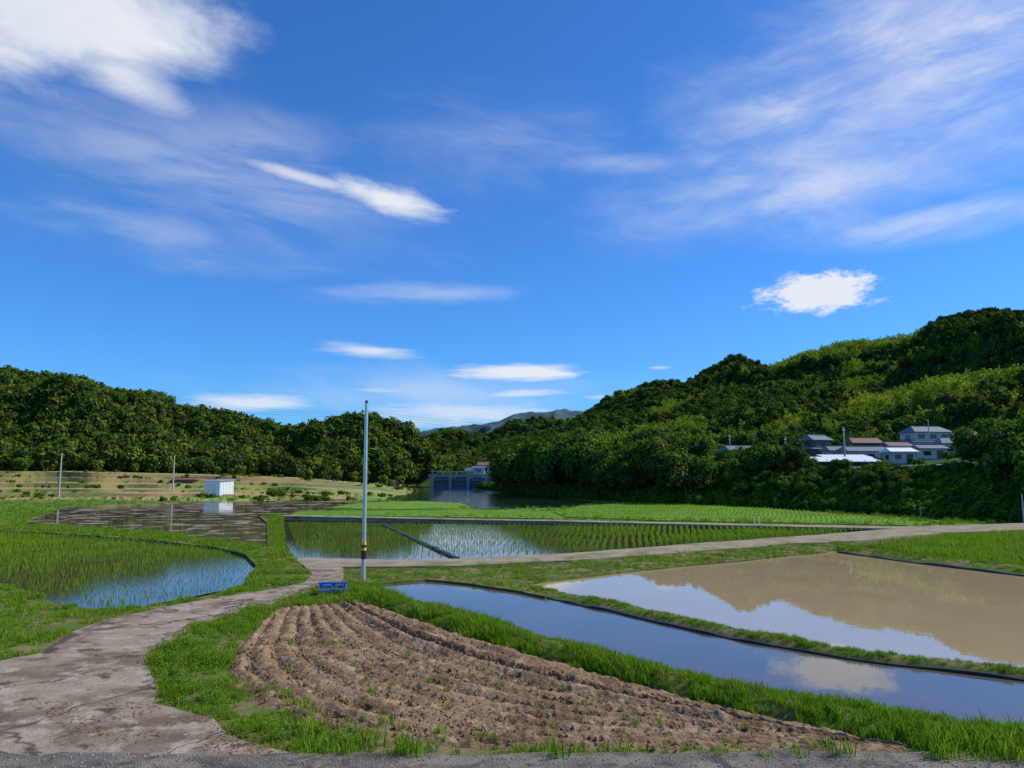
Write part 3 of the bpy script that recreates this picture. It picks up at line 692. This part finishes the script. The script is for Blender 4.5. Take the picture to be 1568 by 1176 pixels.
def longshed(u,D,L,rot):
    p=PZ(u,D,0); z=zr(p.x,p.y)+.3; e=empty('long_shed',(p.x,p.y,z)); e.rotation_euler=(0,0,rot); n=int(L/2)
    for i in range(n+1): box('post_%d'%i,(-L/2+i*L/n,-2,.5),(.14,.14,2.2),M['wood'],e)
    box('back_wall',(0,2,.7),(L+.2,.12,1.9),M['wood'],e); box('roof_sheet',(0,0,1.75),(L+1,5.6,.1),M['white'],e,(math.radians(9),0,0))
    for i in range(n*2): box('roof_rib_%d'%i,(-L/2+i*L/(2*n-1),0,1.82),(.05,5.6,.04),M['white'],e,(math.radians(9),0,0))
    box('stacked_crates',(L*.2,.6,.45),(3,1,.9),M['blue'],e); box('side_wall',(-L/2,0,.7),(.12,4,1.8),M['wood'],e)
longshed(1272,126,14,-.05); longshed(1300,142,8,.04)
# guardrail along embankment road
e=empty('guardrail')
pts=[]
for u in np.linspace(1180,1480,34):
    D=np.interp(u,[1200,1568],[112,100]); p=PZ(u,D,0); pts.append(Vector((p.x,p.y,zr(p.x,p.y)+.75)))
tube('rail',pts,.08,M['white'],e,6); tube('lower_rail',[p-Vector((0,0,.3)) for p in pts],.05,M['white'],e,6)
for i,p in enumerate(pts[::2]): tube('post_%d'%i,[p-Vector((0,0,1.1)),p+Vector((0,0,.1))],.06,M['galv'],e,6)
# weir
D=262; e=empty('river_weir',PZ(717,D,0))
wd=24
box('deck',(0,0,4.0),(wd+3,2.4,.8),M['wconc'],e); box('gate_beam',(0,-.6,2.8),(wd+1,.5,.9),M['bluegrey'],e)
for i in range(5): box('pier_%d'%i,(-wd/2+i*wd/4,0,1.7),(.9,3.4,3.78),M['wconc'],e)
for i in range(4): box('gate_%d'%i,(-wd/2+(i+.5)*wd/4,.4,1.1),(wd/4-.92,.3,2.4),M['bluegrey'],e)
for i in range(13): box('rail_post_%d'%i,(-wd/2+i*wd/12,-1.1,4.9),(.1,.1,1.0),M['galv'],e)
box('handrail',(0,-1.1,5.4),(wd+1,.12,.1),M['galv'],e)
box('control_house_walls',(3.5,.2,5.5),(4,2,2.2),M['offw'],e); box('control_house_window',(3.5,-.83,5.7),(1.6,.06,.8),M['glass'],e); gable('control_house_roof',4,2,.5,6.65,.3,M['tile'],e,.1,cx=3.5,cy=.2)
# white shed
p=G(335,760,0); e=empty('white_storage_shed',(p.x,p.y,-.12)); e.rotation_euler=(0,0,math.radians(-28))
box('walls',(0,0,1.55),(4.2,3.4,3.1),M['white'],e); 
rf=box('roof',(0,0,3.25),(4.7,3.9,.14),M['galv'],e,(math.radians(3),0,0))
box('sliding_door',(-.4,-1.74,1.2),(2.0,.06,2.3),M['galv'],e); box('base',(0,0,.1),(4.4,3.6,.25),M['wconc'],e)
for i in range(9): box('corrugation_%d'%i,(2.13,-1.5+i*.37,1.6),(.05,.07,2.9),M['white'],e)
# utility poles and wires
def upole(u,D,h,z=None,arm=True,r=.14):
    p=PZ(u,D,0); zz=z if z is not None else zr(p.x,p.y)
    e=empty('utility_pole',(p.x,p.y,zz)); e.rotation_euler=(0,0,.9)
    tube('shaft',[(0,0,-1),(0,0,h*.5),(0,0,h)],[r*1.2,r,r*.75],M['concpole'],e)
    if arm:
        box('crossarm',(0,0,h-.6),(1.5,.08,.09),M['concpole'],e); box('crossarm_low',(0,0,h-1.4),(1.0,.08,.08),M['concpole'],e)
        for x in(-.7,-.3,.3,.7): tube('insulator_%d'%int(x*10),[(x,0,h-.54),(x,0,h-.36)],.04,M['concpole'],e,6)
    return e
upole(90,150,8.5,-.1,False); upole(264,158,8,0,False); upole(1297,132,7.6); upole(1428,190,9); upole(1120,190,8)
upole(668,300,8,0); upole(1206,160,6); upole(1568,66,2.6,-.1,False,.06); upole(1410,75,1.2,-.1,False,.04)
def wire(a,b,sag,n=24,r=.03):
    return tube('overhead_wire',[a.lerp(b,i/n)-Vector((0,0,4*sag*(i/n)*(1-i/n))) for i in range(n+1)],r,M['black'],None,4)
for dz in (0,.9,1.6):
    a=PD(250,612,260)+Vector((0,0,dz)); b=PD(570,637,240)+Vector((0,0,dz)); c=PD(1120,662,190)+Vector((0,0,dz)); d=PD(1428,650,190)+Vector((0,0,dz))
    wire(a,b,2); wire(b,c,2.5); wire(c,d,1.5)
# foreground steel pole
p=G(556,893,.08); e=empty('steel_pole',(p.x,p.y,.0)); q=PD(561.5,613,p.y)
lx=q.x-p.x; hh=q.z
f=lambda t:(lx*t,0,hh*t)
tube('shaft_lower',[f(0),f(.155)],.085,M['galv'],e,14)
tube('black_band',[f(.14),f(.185)],.094,M['black'],e,14); tube('yellow_band',[f(.185),f(.20)],.096,M['yellow'],e,14); tube('black_band_b',[f(.20),f(.215)],.094,M['black'],e,14); tube('yellow_band_b',[f(.215),f(.23)],.096,M['yellow'],e,14)
tube('shaft_upper',[f(.15),f(.6),f(.985)],[.08,.072,.06],M['galv'],e,14); tube('cap',[f(.985),f(1.0)],[.068,.045],M['black'],e,14)
tube('clamp',[f(.62),f(.625)],.085,M['galv'],e,14)
# blue folding frame next to the pole
p=G(508,912,.06); e=empty('blue_steel_frame',(p.x,p.y,.06)); e.rotation_euler=(0,0,.25)
for x in(-.42,-.02,.38):
    tube('leg_a_%d'%int(x*100),[(x,-.22,0),(x+.1,.1,.42)],.03,M['blue'],e,6); tube('leg_b_%d'%int(x*100),[(x+.12,.3,0),(x+.02,-.05,.42)],.03,M['blue'],e,6)
tube('top_bar',[(-.45,0,.42),(.5,.05,.40)],.035,M['blue'],e,6); tube('mid_bar',[(-.42,-.15,.18),(.42,-.12,.2)],.03,M['blue'],e,6)
box('plate',(-.2,.1,.33),(.35,.3,.04),M['blue'],e,(.3,.1,0)); box('plate_b',(.25,.1,.28),(.3,.3,.04),M['blue'],e,(-.3,.2,0))
for u,v in((1155,803),(1163,803)):
    p=G(u,v,.1); e=empty('marker_stake',tuple(p)); tube('stake',[(0,0,-.2),(0,0,.55)],.025,M['white'],e,6); tube('cap',[(0,0,.55),(0,0,.62)],[.04,.02],M['white'],e,6)
# ---------------------------------------------------------------- sun & sky
AZ=math.radians(78); EL=math.radians(42)
sd=Vector((math.cos(EL)*math.sin(AZ),math.cos(EL)*math.cos(AZ),math.sin(EL)))
L=bpy.data.lights.new('sun','SUN'); L.energy=5; L.angle=math.radians(.5); L.color=(1,.94,.84)
lo=bpy.data.objects.new('sun',L); COL.objects.link(lo); lo.rotation_euler=sd.to_track_quat('Z','Y').to_euler()
Wd=bpy.data.worlds.new('World'); S.world=Wd; Wd.use_nodes=True; nt=NT(Wd.node_tree); nt.n.clear()
try: Wd.cycles.sampling_method='NONE'
except Exception: pass
out=nt.new('ShaderNodeOutputWorld'); bg=nt.new('ShaderNodeBackground'); nt.l.new(bg.outputs[0],out.inputs[0]); bg.inputs[1].default_value=.11
sky=nt.new('ShaderNodeTexSky',sky_type='NISHITA'); sky.sun_disc=False; sky.sun_elevation=EL; sky.sun_rotation=AZ; sky.air_density=1.0; sky.dust_density=.3; sky.ozone_density=3.0
tc=nt.new('ShaderNodeTexCoord'); sx=nt.new('ShaderNodeSeparateXYZ'); nt.l.new(tc.outputs['Generated'],sx.inputs[0])
az=nt.m('MULTIPLY',nt.m('ARCTAN2',sx.outputs[0],sx.outputs[1]),57.2958); el=nt.m('MULTIPLY',nt.m('ARCSINE',sx.outputs[2]),57.2958)
def comb(x,y,z=0.0):
    n=nt.new('ShaderNodeCombineXYZ'); nt.set(n.inputs[0],x); nt.set(n.inputs[1],y); nt.set(n.inputs[2],z); return n.outputs[0]
def rotc(deg,sa,sb):
    c,s_=math.cos(math.radians(deg)),math.sin(math.radians(deg))
    a=nt.m('ADD',nt.m('MULTIPLY',az,c*sa),nt.m('MULTIPLY',el,s_*sa)); b=nt.m('ADD',nt.m('MULTIPLY',az,-s_*sb),nt.m('MULTIPLY',el,c*sb)); return comb(a,b,1.3)
nA=nt.m('SUBTRACT',nt.noise(rotc(-8,.10,.22),1,7,.60,.25),.5)
nB=nt.m('SUBTRACT',nt.noise(rotc(-6,.20,.70),1,6,.62,.3),.5)
nC=nt.m('SUBTRACT',nt.noise(rotc(1,.14,1.1),1,5,.62,.3),.5)
nP=nt.m('SUBTRACT',nt.noise(rotc(0,.55,1.1),1,6,.7,.1),.5)
st=nt.noise(rotc(6,.09,.34),1,8,.64,.35)
st2=nt.noise(rotc(-4,.06,.28),1,6,.6,.4)
def azel(u,v):
    x,y,w=ray(u,v); return math.degrees(math.atan2(x,y)),math.degrees(math.atan2(w,math.hypot(x,y)))
def ell(u,v,ru,rv,rot,amp,dist,soft=0.0,nz=None):
    a0,e0=azel(u,v); pa,_=azel(u+10,v); _,pe=azel(u,v-10); ka=(pa-a0)/10; ke=(pe-e0)/10
    c,s_=math.cos(math.radians(rot)),math.sin(math.radians(rot))
    a=nt.m('SUBTRACT',az,a0); b=nt.m('SUBTRACT',el,e0)
    ar=nt.m('MULTIPLY',nt.m('ADD',nt.m('MULTIPLY',a,c),nt.m('MULTIPLY',b,s_)),1/(ru*ka)); br=nt.m('MULTIPLY',nt.m('ADD',nt.m('MULTIPLY',a,-s_),nt.m('MULTIPLY',b,c)),1/(rv*ke))
    r=nt.m('SQRT',nt.m('ADD',nt.m('MULTIPLY',ar,ar),nt.m('MULTIPLY',br,br)))
    r=nt.m('ADD',r,nt.m('MULTIPLY',nz if nz is not None else nA,dist))
    return nt.mr(r,1.0,soft,0,amp,'SMOOTHSTEP')
def mx(l):
    r=l[0]
    for q in l[1:]: r=nt.m('MAXIMUM',r,q)
    return r
dense=mx([ell(70,20,400,155,4,1.0,1.5,.15),ell(200,125,170,62,-16,.95,1.4,.0),
 ell(595,303,120,30,-14,1.05,1.5,.0,nB),ell(470,272,110,15,-8,.8,1.3,.0,nB),
 ell(1250,448,108,38,0,1.4,1.7,.35,nP),
 ell(560,537,105,14,-4,.85,1.6,.0,nC),ell(790,569,135,16,1,1.15,1.5,.3,nC),ell(390,616,130,17,0,.9,1.6,.1,nC),ell(690,634,200,28,0,.75,1.9,.0,nC),ell(800,602,100,9,2,.8,1.4,.1,nC),ell(590,598,70,6,0,.5,1.4,.1,nC),ell(920,608,40,5,0,.5,1,.1,nC),ell(1008,563,26,4,0,.6,.8,.1,nC)])
dense=nt.m('MULTIPLY',dense,nt.mr(nA,-.22,.2,1.0,.8))
veil=mx([ell(1430,90,660,260,10,1.0,1.1,-.2),ell(1250,290,540,105,4,.85,1.3,-.3),ell(960,250,170,26,-2,.5,1.5,-.3),ell(1450,335,290,44,4,.75,1.1,-.1)])
veil=nt.m('MULTIPLY',veil,nt.mr(st,.32,.68,.26,.92,'SMOOTHSTEP'))
veil2=mx([ell(300,250,560,170,-6,.4,1.2,-.2),ell(250,360,380,70,-4,.35,1.2,.0),ell(640,450,240,22,2,.4,1.5,.0),ell(650,600,420,55,0,.4,1.3,.0),ell(750,220,300,120,0,.2,1.3,.0)])
veil2=nt.m('MULTIPLY',veil2,nt.mr(st2,.35,.65,.12,1.0,'SMOOTHSTEP'))
mask=nt.m('MAXIMUM',nt.m('MAXIMUM',dense,veil),veil2,clamp=True)
mask=nt.m('MINIMUM',mask,.97)
tint=nt.mix(1.0,sky.outputs[0],(.37,.87,1.50),'MULTIPLY')
col=nt.mix(mask,tint,(7.4,7.7,8.3))
nt.l.new(col,bg.inputs[0])
# ---------------------------------------------------------------- camera
cd=bpy.data.cameras.new('camera'); cam=bpy.data.objects.new('camera',cd); COL.objects.link(cam)
cd.sensor_width=36; cd.lens=36*F/1568; cd.clip_end=20000; cd.clip_start=.1
cam.location=(0,0,H); cam.rotation_euler=(math.pi/2+P,0,0); S.camera=cam
S.view_settings.view_transform='Standard'; S.view_settings.look='None'; S.view_settings.exposure=0
